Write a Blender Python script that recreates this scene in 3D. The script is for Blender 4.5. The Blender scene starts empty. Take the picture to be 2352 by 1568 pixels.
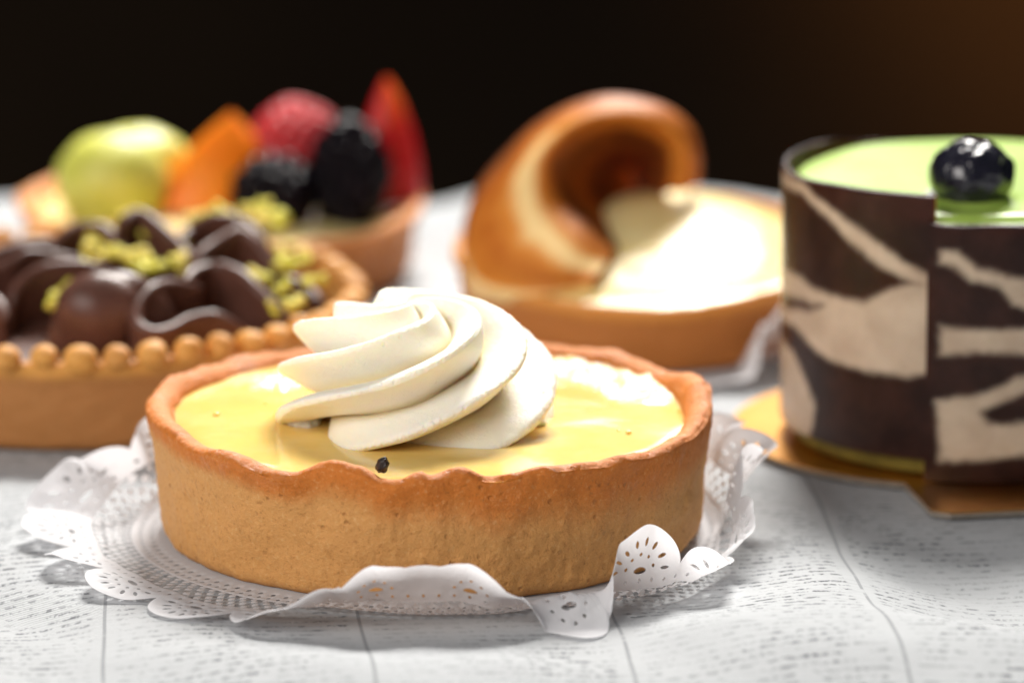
import bpy, math, random
import numpy as np
from mathutils import Vector, noise

random.seed(7)
rng = np.random.default_rng(7)
S = 0.01                                   # everything below is measured in centimetres
scene = bpy.context.scene
COL = scene.collection

# ------------------------------------------------------------------ camera
PITCH = math.radians(13.5)
CAM = np.array([0.0, -70.97, 19.87])
F = 12000.0                                # focal length in units of a 2352 x 1568 frame
cd = bpy.data.cameras.new('camera')
cd.sensor_width = 36.0
cd.lens = 36.0 * F / 2352.0
cd.clip_start, cd.clip_end = 0.01, 50.0
cam = bpy.data.objects.new('camera', cd)
COL.objects.link(cam)
cam.location = CAM * S
cam.rotation_euler = (math.radians(90) - PITCH, 0, 0)
cd.dof.use_dof = True
cd.dof.focus_distance = 0.707
cd.dof.aperture_fstop = 11.8
scene.camera = cam

# ------------------------------------------------------------------ world, lamps, exposure
world = bpy.data.worlds.new('World')
scene.world = world
world.use_nodes = True
bg = world.node_tree.nodes['Background']
bg.inputs[0].default_value = (0.75, 0.85, 1.0, 1)
bg.inputs[1].default_value = 0.05


def area(name, loc, target, sx, sy, power, color):
    d = bpy.data.lights.new(name, 'AREA')
    d.shape = 'RECTANGLE'
    d.size, d.size_y = sx * S, sy * S
    d.energy = power
    d.color = color
    o = bpy.data.objects.new(name, d)
    COL.objects.link(o)
    o.location = Vector(loc) * S
    o.rotation_euler = (Vector(target) - Vector(loc)).to_track_quat('-Z', 'Y').to_euler()
    return o


area('window_light', (12, 80, 80), (0, 4, 0), 38, 34, 24.0, (1.0, 0.965, 0.91))
area('low_window_light', (3, 118, 22), (3, 8, 2), 20, 9, 0.24, (1.0, 0.97, 0.93))
area('room_fill', (-58, -66, 52), (0, 4, 0), 76, 58, 6.6, (1.0, 0.95, 0.90))
sp = bpy.data.lights.new('wall_glow_spot', 'SPOT')  # added spot that puts a warm glow on the back wall
sp.energy, sp.color = 85.0, (1.0, 0.50, 0.16)
sp.spot_size, sp.spot_blend, sp.shadow_soft_size = math.radians(46), 1.0, 0.04
spo = bpy.data.objects.new('wall_glow_spot', sp)
COL.objects.link(spo)
spo.location = Vector((62, 110, 20)) * S
spo.rotation_euler = (Vector((42, 176, -4)) - Vector((62, 110, 20))).to_track_quat('-Z', 'Y').to_euler()

scene.view_settings.view_transform = 'Standard'
scene.view_settings.look = 'None'
scene.view_settings.gamma = 1.0
scene.view_settings.exposure = 0.45
scene.view_settings.use_curve_mapping = False
scene.render.engine = 'CYCLES'
scene.cycles.use_denoising = True
scene.cycles.max_bounces = 8
scene.cycles.transparent_max_bounces = 12
scene.cycles.sample_clamp_indirect = 8.0

# ------------------------------------------------------------------ helpers
_cp, _sp = math.cos(PITCH), math.sin(PITCH)


def ray(px, py):
    x, u = (px - 1176.0) / F, -(py - 784.0) / F
    return np.array([x, _cp + u * _sp, -_sp + u * _cp])


def at(px, py, z=0.0):                     # point on the level z
    d = ray(px, py)
    return CAM + d * ((z - CAM[2]) / d[2])


def aty(px, py, y):                        # point at the depth y
    d = ray(px, py)
    return CAM + d * ((y - CAM[1]) / d[1])


def thing(name, label, cat, loc, group=None):
    o = bpy.data.objects.new(name, None)
    o.empty_display_size = 0.01
    COL.objects.link(o)
    o.location = Vector(loc) * S
    o['label'], o['category'] = label, cat
    if group:
        o['group'] = group
    return o


def mesh(name, V, Fc, mat, parent=None, smooth=True, attrs=None, loc=None):
    me = bpy.data.meshes.new(name)
    V = np.asarray(V, float)
    me.from_pydata((V * S).tolist(), [], [tuple(int(i) for i in f) for f in Fc])
    me.validate()
    me.update()
    if smooth:
        me.polygons.foreach_set('use_smooth', [True] * len(me.polygons))
    if attrs:
        for k, a in attrs.items():
            at_ = me.attributes.new(k, 'FLOAT', 'POINT')
            at_.data.foreach_set('value', np.asarray(a, np.float32).ravel())
    me.materials.append(mat)
    o = bpy.data.objects.new(name, me)
    COL.objects.link(o)
    if parent:
        o.parent = parent
    if loc is not None:
        o.location = Vector(loc) * S
    return o


def gridf(nu, nv, wrap_u=False, wrap_v=False, flip=False):
    fs = []
    for i in range(nu if wrap_u else nu - 1):
        for j in range(nv if wrap_v else nv - 1):
            a, b = i * nv + j, ((i + 1) % nu) * nv + j
            c, d = ((i + 1) % nu) * nv + (j + 1) % nv, i * nv + (j + 1) % nv
            fs.append((d, c, b, a) if flip else (a, b, c, d))
    return fs


def nz(x, y, z, s=1.0):
    return noise.noise(Vector((x * s, y * s, z * s)))


def fbm(x, y, z, o=4):
    return noise.fractal(Vector((x, y, z)), 0.9, 2.1, o)


def smooth01(x, a, b):
    t = np.clip((x - a) / (b - a), 0, 1)
    return t * t * (3 - 2 * t)


def cr(points, n):                          # Catmull-Rom through the points
    P = np.asarray(points, float)
    P = np.vstack([2 * P[0] - P[1], P, 2 * P[-1] - P[-2]])
    out = []
    m = len(P) - 3
    for q in np.linspace(0, m, n):
        i = min(int(q), m - 1)
        t = q - i
        a, b, c, d = P[i:i + 4]
        out.append(0.5 * ((2 * b) + (c - a) * t + (2 * a - 5 * b + 4 * c - d) * t * t + (3 * b - a - 3 * c + d) * t ** 3))
    return np.array(out)


def interp_deg(tab, deg):                   # periodic smooth table lookup
    ks = sorted(tab)
    xs = np.array([ks[-1] - 360] + ks + [ks[0] + 360], float)
    ys = np.array([tab[ks[-1]]] + [tab[k] for k in ks] + [tab[ks[0]]], float)
    d = (np.asarray(deg) + 180) % 360 - 180
    i = np.clip(np.searchsorted(xs, d) - 1, 0, len(xs) - 2)
    t = (d - xs[i]) / (xs[i + 1] - xs[i])
    t = t * t * (3 - 2 * t)
    return ys[i] * (1 - t) + ys[i + 1] * t


# ------------------------------------------------------------------ materials
class NT:
    def __init__(s, name):
        s.m = bpy.data.materials.new(name)
        s.m.use_nodes = True
        s.t = s.m.node_tree
        s.b = s.t.nodes['Principled BSDF']
        s.out = s.t.nodes['Material Output']

    def n(s, kind, **kw):
        nd = s.t.nodes.new(kind)
        for k, v in kw.items():
            setattr(nd, k, v)
        return nd

    def l(s, a, b):
        s.t.links.new(a, b)

    def coords(s, scale=(100, 100, 100)):
        tc = s.n('ShaderNodeTexCoord')
        mp = s.n('ShaderNodeMapping')
        mp.inputs['Scale'].default_value = scale
        s.l(tc.outputs['Object'], mp.inputs[0])
        return mp.outputs[0]

    def noise(s, co, scale, detail=4, rough=0.6, dist=0.0):
        nd = s.n('ShaderNodeTexNoise')
        s.l(co, nd.inputs['Vector'])
        nd.inputs['Scale'].default_value = scale
        nd.inputs['Detail'].default_value = detail
        nd.inputs['Roughness'].default_value = rough
        nd.inputs['Distortion'].default_value = dist
        return nd.outputs[0]

    def math(s, op, a, b=None, clamp=False):
        nd = s.n('ShaderNodeMath', operation=op)
        nd.use_clamp = clamp
        for i, v in enumerate((a, b)):
            if v is None:
                continue
            if isinstance(v, (int, float)):
                nd.inputs[i].default_value = v
            else:
                s.l(v, nd.inputs[i])
        return nd.outputs[0]

    def ramp(s, f, stops):
        nd = s.n('ShaderNodeValToRGB')
        e = nd.color_ramp.elements
        while len(e) < len(stops):
            e.new(0.5)
        for i, (p, c) in enumerate(stops):
            e[i].position = p
            e[i].color = c if len(c) == 4 else (*c, 1)
        s.l(f, nd.inputs[0])
        return nd.outputs[0]

    def step(s, f, a, b):
        nd = s.n('ShaderNodeMapRange', interpolation_type='SMOOTHSTEP')
        s.l(f, nd.inputs[0])
        nd.inputs[1].default_value, nd.inputs[2].default_value = a, b
        return nd.outputs[0]

    def mix(s, f, a, b, mode='MIX'):
        nd = s.n('ShaderNodeMix', data_type='RGBA', blend_type=mode)
        for sock, v in ((nd.inputs[0], f), (nd.inputs[6], a), (nd.inputs[7], b)):
            if isinstance(v, (int, float)):
                sock.default_value = v
            elif isinstance(v, tuple):
                sock.default_value = (*v, 1) if len(v) == 3 else v
            else:
                s.l(v, sock)
        return nd.outputs[2]

    def attr(s, name):
        nd = s.n('ShaderNodeAttribute', attribute_name=name)
        return nd.outputs['Fac']

    def bump(s, h, dist_cm, strength=1.0, prev=None):
        nd = s.n('ShaderNodeBump')
        nd.inputs['Strength'].default_value = strength
        nd.inputs['Distance'].default_value = dist_cm * S
        s.l(h, nd.inputs['Height'])
        if prev is not None:
            s.l(prev, nd.inputs['Normal'])
        s.l(nd.outputs[0], s.b.inputs['Normal'])
        return nd.outputs[0]

    def set(s, **kw):
        for k, v in kw.items():
            sock = s.b.inputs[k.replace('_', ' ')]
            if isinstance(v, (int, float)):
                sock.default_value = v
            elif isinstance(v, tuple):
                sock.default_value = (*v, 1) if len(v) == 3 and sock.type == 'RGBA' else v
            else:
                s.l(v, sock)
        return s

    def sss(s, w, rad_cm, scale=1.0):
        s.b.inputs['Subsurface Weight'].default_value = w
        s.b.inputs['Subsurface Radius'].default_value = tuple(r * S for r in rad_cm)
        s.b.inputs['Subsurface Scale'].default_value = scale
        return s


def pastry(name, side, rim, dark, rough=0.62, fine=1.0):
    m = NT(name)
    co = m.coords()
    bake = m.attr('bake')
    n1 = m.noise(co, 1.5, 6, 0.65)
    n2 = m.noise(co, 10, 4, 0.7)
    f = m.math('ADD', bake, m.math('MULTIPLY', m.math('SUBTRACT', n1, 0.5), 0.55))
    f = m.math('ADD', f, m.math('MULTIPLY', m.math('SUBTRACT', n2, 0.5), 0.35), True)
    c = m.mix(m.step(f, 0.12, 0.95), side, rim)
    c = m.mix(m.math('MULTIPLY', m.step(n1, 0.55, 0.75), 0.22), c, dark)
    sp_ = m.noise(co, 15, 4, 0.75)
    c = m.mix(m.math('MULTIPLY', m.step(sp_, 0.53, 0.70), 0.50 * fine), c, dark)
    c = m.mix(m.math('MULTIPLY', m.step(sp_, 0.46, 0.30), 0.30 * fine), c, (0.80, 0.56, 0.27))
    pores = m.n('ShaderNodeTexVoronoi')
    m.l(co, pores.inputs['Vector'])
    pores.inputs['Scale'].default_value = 4.6
    pit = m.step(pores.outputs['Distance'], 0.0, 0.22)
    big = m.step(m.noise(co, 1.7, 2), 0.42, 0.62)
    pit = m.math('MAXIMUM', pit, m.math('SUBTRACT', 1.0, big))
    c = m.mix(m.math('MULTIPLY', m.math('SUBTRACT', 1.0, pit), 0.60 * fine), c, dark)
    grain = m.noise(co, 13, 5, 0.75)
    h = m.math('ADD', m.math('MULTIPLY', grain, 0.55), m.math('MULTIPLY', pit, 0.45))
    m.bump(h, 0.075, 0.85 * fine)
    m.set(Base_Color=c, Roughness=m.math('SUBTRACT', rough, m.math('MULTIPLY', m.step(n1, 0.48, 0.66), m.math('MULTIPLY', bake, 0.36))), Specular_IOR_Level=0.4)
    m.sss(0.12, (0.25, 0.12, 0.05))
    return m.m


M_shell = pastry('golden_pastry', (0.67, 0.325, 0.098), (0.60, 0.175, 0.018), (0.33, 0.115, 0.022))
M_shell2 = pastry('tan_pastry', (0.43, 0.18, 0.05), (0.70, 0.33, 0.07), (0.34, 0.13, 0.03), fine=0.5)
M_shell3 = pastry('brown_pastry', (0.44, 0.155, 0.030), (0.66, 0.27, 0.05), (0.30, 0.095, 0.02), fine=0.5)
M_shell4 = pastry('orange_pastry', (0.46, 0.165, 0.035), (0.60, 0.22, 0.045), (0.32, 0.10, 0.02), fine=0.5)

m = NT('lemon_cream')
co = m.coords()
n1 = m.noise(co, 1.1, 3)
c = m.mix(m.step(n1, 0.35, 0.7), (0.85, 0.58, 0.17), (0.87, 0.64, 0.23))
crust_glare = m.attr('crust_glare')
crn = m.math('MULTIPLY', crust_glare, m.step(m.noise(co, 9, 5, 0.7), 0.44, 0.56))
c = m.mix(m.math('MULTIPLY', crn, 0.75), c, (0.92, 0.86, 0.70))  # pale foam crust, with its glare put into the colour
h = m.math('ADD', m.math('MULTIPLY', m.noise(co, 1.6, 2), 0.5),
           m.math('MULTIPLY', m.math('MULTIPLY', crust_glare, m.noise(co, 7, 5, 0.7)), 3.0))
m.bump(h, 0.04, 0.35)
m.set(Base_Color=c, Roughness=0.13, Specular_IOR_Level=0.5)
m.sss(0.35, (0.35, 0.22, 0.06))
M_lemon = m.m

m = NT('whipped_cream')
co = m.coords()
cav = m.attr('valley_shade')
c = m.mix(cav, (0.94, 0.90, 0.79), (0.92, 0.80, 0.50))  # warm yellow shadow tone painted between the cream blades
h = m.math('ADD', m.math('MULTIPLY', m.noise(co, 30, 4, 0.65), 0.5), m.math('MULTIPLY', m.noise(co, 7, 3), 0.6))
vp = m.n('ShaderNodeTexVoronoi')
m.l(co, vp.inputs['Vector'])
vp.inputs['Scale'].default_value = 3.2
hole = m.step(vp.outputs['Distance'], 0.05, 0.11)
h = m.math('ADD', h, m.math('MULTIPLY', hole, 0.5))
m.bump(h, 0.03, 0.8)
m.set(Base_Color=c, Roughness=0.48, Specular_IOR_Level=0.35)
m.sss(0.55, (0.30, 0.20, 0.09))
M_cream = m.m

m = NT('vanilla_seed')
co = m.coords()
c = m.mix(m.noise(co, 20, 3), (0.012, 0.008, 0.007), (0.035, 0.02, 0.015))
m.bump(m.noise(co, 18, 3), 0.02)
m.set(Base_Color=c, Roughness=0.35)
M_seed = m.m

m = NT('doily_paper')
co = m.coords()
hole = m.attr('lace')
c = m.mix(m.noise(co, 3, 4), (0.86, 0.86, 0.88), (0.80, 0.80, 0.83))
m.bump(m.noise(co, 40, 3), 0.006, 0.5)
m.set(Base_Color=c, Roughness=0.75, Specular_IOR_Level=0.3)
trl = m.n('ShaderNodeBsdfTranslucent')
trl.inputs[0].default_value = (0.85, 0.85, 0.88, 1)
mx1 = m.n('ShaderNodeMixShader')
mx1.inputs[0].default_value = 0.45
m.l(m.b.outputs[0], mx1.inputs[1])
m.l(trl.outputs[0], mx1.inputs[2])
tr = m.n('ShaderNodeBsdfTransparent')
mx2 = m.n('ShaderNodeMixShader')
m.l(m.step(hole, -0.006, 0.006), mx2.inputs[0])
m.l(mx1.outputs[0], mx2.inputs[1])
m.l(tr.outputs[0], mx2.inputs[2])
m.l(mx2.outputs[0], m.out.inputs[0])
M_doily = m.m

# printed cloth: grey newsprint columns on white linen
m = NT('printed_linen')
co = m.coords()
wob = m.n('ShaderNodeTexNoise')
m.l(co, wob.inputs['Vector'])
wob.inputs['Scale'].default_value = 0.16
wob.inputs['Detail'].default_value = 2
sub = m.n('ShaderNodeVectorMath', operation='SUBTRACT')
m.l(wob.outputs['Color'], sub.inputs[0])
sub.inputs[1].default_value = (0.5, 0.5, 0.5)
scl = m.n('ShaderNodeVectorMath', operation='SCALE')
m.l(sub.outputs[0], scl.inputs[0])
scl.inputs['Scale'].default_value = 0.35
add = m.n('ShaderNodeVectorMath', operation='ADD')
m.l(co, add.inputs[0])
m.l(scl.outputs[0], add.inputs[1])
rot = m.n('ShaderNodeMapping')
m.l(add.outputs[0], rot.inputs[0])
rot.inputs['Rotation'].default_value = (0, 0, math.radians(-4.2))
sep = m.n('ShaderNodeSeparateXYZ')
m.l(rot.outputs[0], sep.inputs[0])
u, v = sep.outputs[0], sep.outputs[1]
uc = m.math('FRACT', m.math('ADD', m.math('DIVIDE', u, 3.42), 20.0 + 0.035 - 0.36))
du = m.math('ABSOLUTE', m.math('SUBTRACT', uc, 0.5))          # 0.5 at the column rule
rule = m.math('MULTIPLY', m.step(du, 0.491, 0.495), m.step(m.noise(co, 3, 3), 0.25, 0.45))
incol = m.step(du, 0.465, 0.44)
ROW = 0.21
row = m.math('FRACT', m.math('ADD', m.math('DIVIDE', v, ROW), 500.0))
rowm = m.math('MULTIPLY', m.step(row, 0.22, 0.34), m.step(row, 0.80, 0.68))
rid = m.math('FLOOR', m.math('ADD', m.math('DIVIDE', v, ROW), 500.0))
cmb = m.n('ShaderNodeCombineXYZ')
m.l(m.math('MULTIPLY', u, 9.0), cmb.inputs[0])
m.l(m.math('MULTIPLY', v, 5.0), cmb.inputs[1])
m.l(m.math('MULTIPLY', rid, 3.7), cmb.inputs[2])
let = m.step(m.noise(cmb.outputs[0], 1.0, 5, 0.75), 0.45, 0.58)
cmb2 = m.n('ShaderNodeCombineXYZ')
m.l(m.math('MULTIPLY', u, 1.9), cmb2.inputs[0])
m.l(m.math('MULTIPLY', rid, 5.3), cmb2.inputs[1])
word = m.step(m.noise(cmb2.outputs[0], 1.0, 2), 0.36, 0.46)
dens = m.step(m.noise(co, 0.33, 4, 0.7), 0.40, 0.62)
ink = m.math('MULTIPLY', m.math('MULTIPLY', let, word), m.math('MULTIPLY', rowm, incol))
ink = m.math('MULTIPLY', ink, m.math('ADD', m.math('MULTIPLY', dens, 0.62), 0.20))
ink = m.math('MAXIMUM', ink, m.math('MULTIPLY', rule, 0.45))
# faint grey ghost of the reverse print
ghost = m.math('MULTIPLY', m.step(m.noise(co, 0.5, 4, 0.6), 0.45, 0.75), 0.16)
base = m.mix(ghost, (0.47, 0.485, 0.50), (0.29, 0.30, 0.315))
cmb3 = m.n('ShaderNodeCombineXYZ')
m.l(m.math('MULTIPLY', u, 2.2), cmb3.inputs[0])
m.l(m.math('MULTIPLY', v, 19.0), cmb3.inputs[1])
thread = m.step(m.noise(cmb3.outputs[0], 1.0, 4, 0.7), 0.46, 0.74)
ink = m.math('MAXIMUM', ink, m.math('MULTIPLY', m.math('MULTIPLY', thread, m.math('ADD', m.math('MULTIPLY', dens, 0.8), 0.2)), 0.30))
c = m.mix(ink, base, (0.075, 0.08, 0.09))
wv = []
for k, sc_ in ((0, (1, 0, 0)), (1, (0, 1, 0))):
    s3 = m.n('ShaderNodeSeparateXYZ')
    m.l(co, s3.inputs[0])
    wv.append(m.math('SINE', m.math('MULTIPLY', s3.outputs[k], 2 * math.pi / 0.055)))
weave = m.math('MULTIPLY', wv[0], wv[1])
slub = m.noise(co, 9, 4, 0.7)
h = m.math('ADD', m.math('MULTIPLY', weave, 0.35), slub)
m.bump(h, 0.02, 0.8)
c = m.mix(m.math('MULTIPLY', m.step(slub, 0.55, 0.75), 0.12), c, (0.35, 0.36, 0.38))
m.set(Base_Color=c, Roughness=0.95, Specular_IOR_Level=0.03)
M_cloth = m.m


def simple(name, c1, c2, rough, nscale=4, bumpd=0.01, bscale=15, sss=None, spec=0.5, coat=0.0):
    m = NT(name)
    co = m.coords()
    c = m.mix(m.step(m.noise(co, nscale, 4), 0.3, 0.7), c1, c2)
    if bumpd:
        m.bump(m.noise(co, bscale, 4), bumpd, 0.6)
    m.set(Base_Color=c, Roughness=rough, Specular_IOR_Level=spec, Coat_Weight=coat)
    if sss:
        m.sss(*sss)
    return m.m


M_ganache = simple('chocolate_cream', (0.085, 0.035, 0.024), (0.118, 0.051, 0.037), 0.37, 2, 0.01, 12, (0.08, (0.15, 0.06, 0.04)), 0.3)
M_pist = simple('pistachio', (0.58, 0.56, 0.03), (0.82, 0.60, 0.13), 0.6, 1.4, 0.02, 10, (0.15, (0.1, 0.1, 0.03)))
M_curd = simple('pale_lemon_glaze', (0.85, 0.65, 0.25), (0.88, 0.73, 0.36), 0.30, 1.2, 0.08, 2.0, (0.3, (0.3, 0.2, 0.08)))
M_melon = simple('green_melon', (0.54, 0.55, 0.08), (0.64, 0.64, 0.16), 0.42, 1.5, 0.01, 6, (0.4, (0.4, 0.4, 0.1)), 0.3)
M_orange = simple('orange_fruit', (0.86, 0.26, 0.01), (0.82, 0.19, 0.005), 0.4, 1.5, 0.02, 6, (0.3, (0.3, 0.1, 0.02)), 0.25)
M_rasp = simple('raspberry_red', (0.50, 0.028, 0.035), (0.62, 0.06, 0.07), 0.35, 3, 0.01, 9, (0.3, (0.3, 0.05, 0.04)), 0.3)
M_berry = simple('blackberry', (0.004, 0.004, 0.006), (0.008, 0.005, 0.008), 0.08, 3, 0.004, 9, None, 0.07)
M_green = simple('green_glaze', (0.33, 0.50, 0.075), (0.38, 0.54, 0.10), 0.28, 1.0, 0.03, 0.9, (0.25, (0.2, 0.3, 0.08)))
M_sponge = simple('green_sponge', (0.14, 0.12, 0.018), (0.24, 0.20, 0.03), 0.8, 2.5, 0.06, 8)
M_bloom = simple('blueberry_skin', (0.006, 0.006, 0.012), (0.016, 0.014, 0.024), 0.16, 3, 0.10, 2.2, None, 0.6, 0.3)
M_card = simple('grey_card', (0.20, 0.17, 0.14), (0.28, 0.24, 0.20), 0.8, 6)
M_glaredrop = simple('white_glare_drop', (0.88, 0.88, 0.84), (0.9, 0.9, 0.87), 0.15, 2, 0.0, 5, (0.4, (0.2, 0.2, 0.1)))  # white stand-in for the glare on the glaze

m = NT('strawberry')
co = m.coords()
tip = m.attr('tip')
c = m.mix(tip, (0.52, 0.010, 0.014), (0.82, 0.16, 0.02))
seed = m.n('ShaderNodeTexVoronoi')
m.l(co, seed.inputs['Vector'])
seed.inputs['Scale'].default_value = 4.5
c = m.mix(m.step(seed.outputs['Distance'], 0.14, 0.08), c, (0.75, 0.42, 0.1))
m.bump(m.step(seed.outputs['Distance'], 0.0, 0.3), 0.03)
m.set(Base_Color=c, Roughness=0.35, Specular_IOR_Level=0.25)
m.sss(0.4, (0.4, 0.07, 0.03))
M_straw = m.m

m = NT('marbled_chocolate')
co = m.coords()
w = m.attr('white')
f = m.math('ADD', w, m.math('MULTIPLY', m.math('SUBTRACT', m.noise(co, 5, 5, 0.65), 0.5), 0.13))
f = m.step(f, -0.07, 0.10)
dk = m.mix(m.step(m.noise(co, 2.2, 5, 0.7), 0.35, 0.75), (0.016, 0.006, 0.004), (0.046, 0.017, 0.011))
wh = m.mix(m.step(m.noise(co, 1.3, 4, 0.6), 0.3, 0.75), (0.50, 0.38, 0.275), (0.68, 0.55, 0.41))
c = m.mix(f, dk, wh)
m.bump(m.noise(co, 22, 4, 0.7), 0.012, 0.5)
m.set(Base_Color=c, Roughness=0.27, Specular_IOR_Level=0.25)
m.sss(0.15, (0.16, 0.035, 0.012))
trl = m.n('ShaderNodeBsdfTranslucent')
m.l(m.mix(f, (0.55, 0.10, 0.012), (0.8, 0.55, 0.3)), trl.inputs[0])
mxs = m.n('ShaderNodeMixShader')
mxs.inputs[0].default_value = 0.14
m.l(m.b.outputs[0], mxs.inputs[1])
m.l(trl.outputs[0], mxs.inputs[2])
m.l(mxs.outputs[0], m.out.inputs[0])
M_collar = m.m

m = NT('gold_card')
co = m.coords()
m.set(Base_Color=m.mix(m.noise(co, 3, 4), (0.80, 0.42, 0.11), (0.62, 0.27, 0.06)), Metallic=1.0, Roughness=0.28)
m.bump(m.noise(co, 4, 5, 0.6), 0.02, 0.5)
M_gold = m.m

m = NT('caramel_curl')
co = m.coords()
st = m.attr('streak')
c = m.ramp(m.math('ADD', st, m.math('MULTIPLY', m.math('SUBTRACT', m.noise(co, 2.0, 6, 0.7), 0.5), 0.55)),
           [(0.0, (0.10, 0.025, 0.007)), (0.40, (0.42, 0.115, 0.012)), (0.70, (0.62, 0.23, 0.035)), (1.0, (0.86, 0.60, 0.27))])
m.bump(m.noise(co, 3, 3), 0.02, 0.4)
m.set(Base_Color=c, Roughness=0.5, Specular_IOR_Level=0.16)
m.sss(0.15, (0.3, 0.12, 0.03))
M_caramel = m.m

M_wall = simple('dark_brown_wall', (0.016, 0.010, 0.006), (0.026, 0.016, 0.009), 0.9, 0.03, 0.0, 1, None, 0.1)
M_floor = simple('dark_floor', (0.018, 0.012, 0.008), (0.030, 0.020, 0.013), 0.7, 0.05, 0.0, 1, None, 0.2)

# ------------------------------------------------------------------ setting
T1 = at(992, 1219)                          # base centres of the five pastries
T2 = at(195, 890)
T3 = at(510, 622)
T4 = at(1480, 768)
T5 = at(2235, 1012)
_e = [(-15.0, at(0, 462)[1]), (-2.0, at(1000, 384)[1]), (5.0, at(1750, 392)[1]), (14.0, at(2352, 420)[1])]
ex = np.linspace(-34, 34, 260)
kx, ky = [p[0] for p in _e], [p[1] for p in _e]
pf = np.polyfit(kx, ky, 2)


def cloth_z(x, y):
    flat = 1.0
    for c0, r0 in ((T1, 4.6), (T2, 5.2), (T3, 4.4), (T4, 4.4), (T5, 4.6)):
        flat = min(flat, float(smooth01(math.hypot(x - c0[0], y - c0[1]), r0, r0 + 2.2)))
    z = 0.34 * nz(x * 0.17, y * 0.26, 3.1) + 0.17 * nz(x * 0.42 + 0.3 * y, y * 0.5, 8.2)
    q = x * 0.86 + y * 0.5                   # long soft folds running away to the right
    z += 0.13 * math.sin(q * 1.05 + 1.6 * nz(x * .1, y * .1, 1.0))
    return flat * z * 1.25 - 0.02


V, nyy = [], 320
for x in ex:
    ye = pf[0] * x * x + pf[1] * x + pf[2]
    ye = max(ye - 2.2, 5.0)
    for j in range(nyy):
        t = j / (nyy - 1)
        if t < 0.93:
            y = -27 + (ye + 27) * t / 0.93
            V.append((x, y, cloth_z(x, y)))
        else:
            a = (t - 0.93) / 0.07
            if a < 0.4:
                an = a / 0.4 * math.pi / 2
                V.append((x, ye + 1.0 * math.sin(an), cloth_z(x, ye) * (1 - a) - 1.0 + 1.0 * math.cos(an)))
            else:
                V.append((x, ye + 1.0 + 0.5 * math.sin(x * .8) * (a - .4), -1.0 - 22 * (a - 0.4) / 0.6))
cl = mesh('tablecloth', V, gridf(len(ex), nyy, flip=True), M_cloth)
cl['label'] = 'white linen tablecloth printed with grey columns of newsprint under all the pastries'
cl['category'] = 'tablecloth'

wl = mesh('wall', [(-260, 0, 0), (260, 0, 0), (260, 0, 260), (-260, 0, 260), (-260, 8, 0), (260, 8, 0), (260, 8, 260), (-260, 8, 260)],
          [(0, 1, 2, 3), (5, 4, 7, 6), (3, 2, 6, 7), (1, 5, 6, 2), (4, 0, 3, 7)], M_wall, smooth=False, loc=(0, 176, -76))
wl['kind'] = 'structure'
fl = mesh('floor', [(-260, -200, 0), (260, -200, 0), (260, 176, 0), (-260, 176, 0)], [(0, 1, 2, 3)], M_floor, smooth=False, loc=(0, 0, -76))
fl['kind'] = 'structure'


# ------------------------------------------------------------------ tart shells
def shell(parent, mat, rb, rt, h, thick, rim_tab, inner_floor, wob=0.04, seed=0.0, bake_lo=0.55, lip=0.1, nt=540, name='pastry_shell', lean_tab=None, rim_n=0.03, bake_tab=None):
    bake_w = interp_deg(bake_tab, np.degrees(np.linspace(-math.pi, math.pi, nt, endpoint=False))) if bake_tab else None
    th = np.linspace(-math.pi, math.pi, nt, endpoint=False)
    deg = np.degrees(th)
    H = h + interp_deg(rim_tab, deg) + rim_n * np.array([fbm(math.cos(t) * 3.1, math.sin(t) * 3.1, seed, 3) for t in th])
    H = np.maximum(H, h - 0.07)
    ln = interp_deg(lean_tab, deg) if lean_tab else np.zeros(nt)
    prof = []
    for k in range(6):
        prof.append(('b', k / 6))
    for k in range(34):
        prof.append(('o', k / 33))
    for k in range(1, 15):
        prof.append(('r', k / 15))
    for k in range(14):
        prof.append(('i', k / 13))
    prof.append(('c', 0))
    V, B = [], []
    for i, t in enumerate(th):
        ct, s_ = math.cos(t), math.sin(t)
        hh = H[i]
        th_i = thick * (1 + 0.22 * nz(ct * 2.1, s_ * 2.1, seed + 5))
        for kind, a in prof:
            if kind == 'b':
                r, z = rb * a * 0.985, 0.0
                b = 0
            elif kind == 'o':
                z = 0.0 + (hh - 0.0) * a
                e = min(a * 10, 1.0)
                r = rb + (rt - rb) * (z / h) - 0.10 * (1 - e) ** 2 + lip * smooth01(a, 0.72, 1.0) * (1 + .5 * nz(ct * 3, s_ * 3, seed)) + ln[i] * a * a
                b = float(smooth01(a, bake_lo + (float(bake_w[i]) if bake_w is not None else 0.0), 1.0)) + 0.35 * float(smooth01(a, 0.10, 0.0))
            elif kind == 'r':
                r0 = rt + lip + ln[i]
                r = r0 - th_i * (0.5 - 0.5 * math.cos(a * math.pi)) ** 0.85
                x_ = (r0 - r) / th_i
                z = hh + 0.085 * (1 - abs(2 * x_ - 1) ** 3.2) - 0.11 * x_ * x_
                b = 0.95 - 0.15 * math.sin(x_ * math.pi)
            elif kind == 'i':
                z = hh - 0.11 - (hh - 0.11 - inner_floor) * a
                r = rt + lip - th_i + ln[i] - 0.10 * a
                b = 0.9 - 0.5 * a
            else:
                r, z, b = 0.0, inner_floor, 0.2
            x, y = r * ct, r * s_
            n = fbm(x * 1.3 + seed, y * 1.3, z * 1.6, 5) * wob
            n += nz(x, y, z + seed, 9.0) * wob * 0.28
            if kind in 'or':
                x += ct * n
                y += s_ * n
            if kind in 'ri':
                z += n * 0.7
            V.append((x, y, z))
            B.append(b)
    m_ = len(prof)
    return mesh(name, V, gridf(nt, m_, wrap_u=True), mat, parent, attrs={'bake': B})


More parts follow.
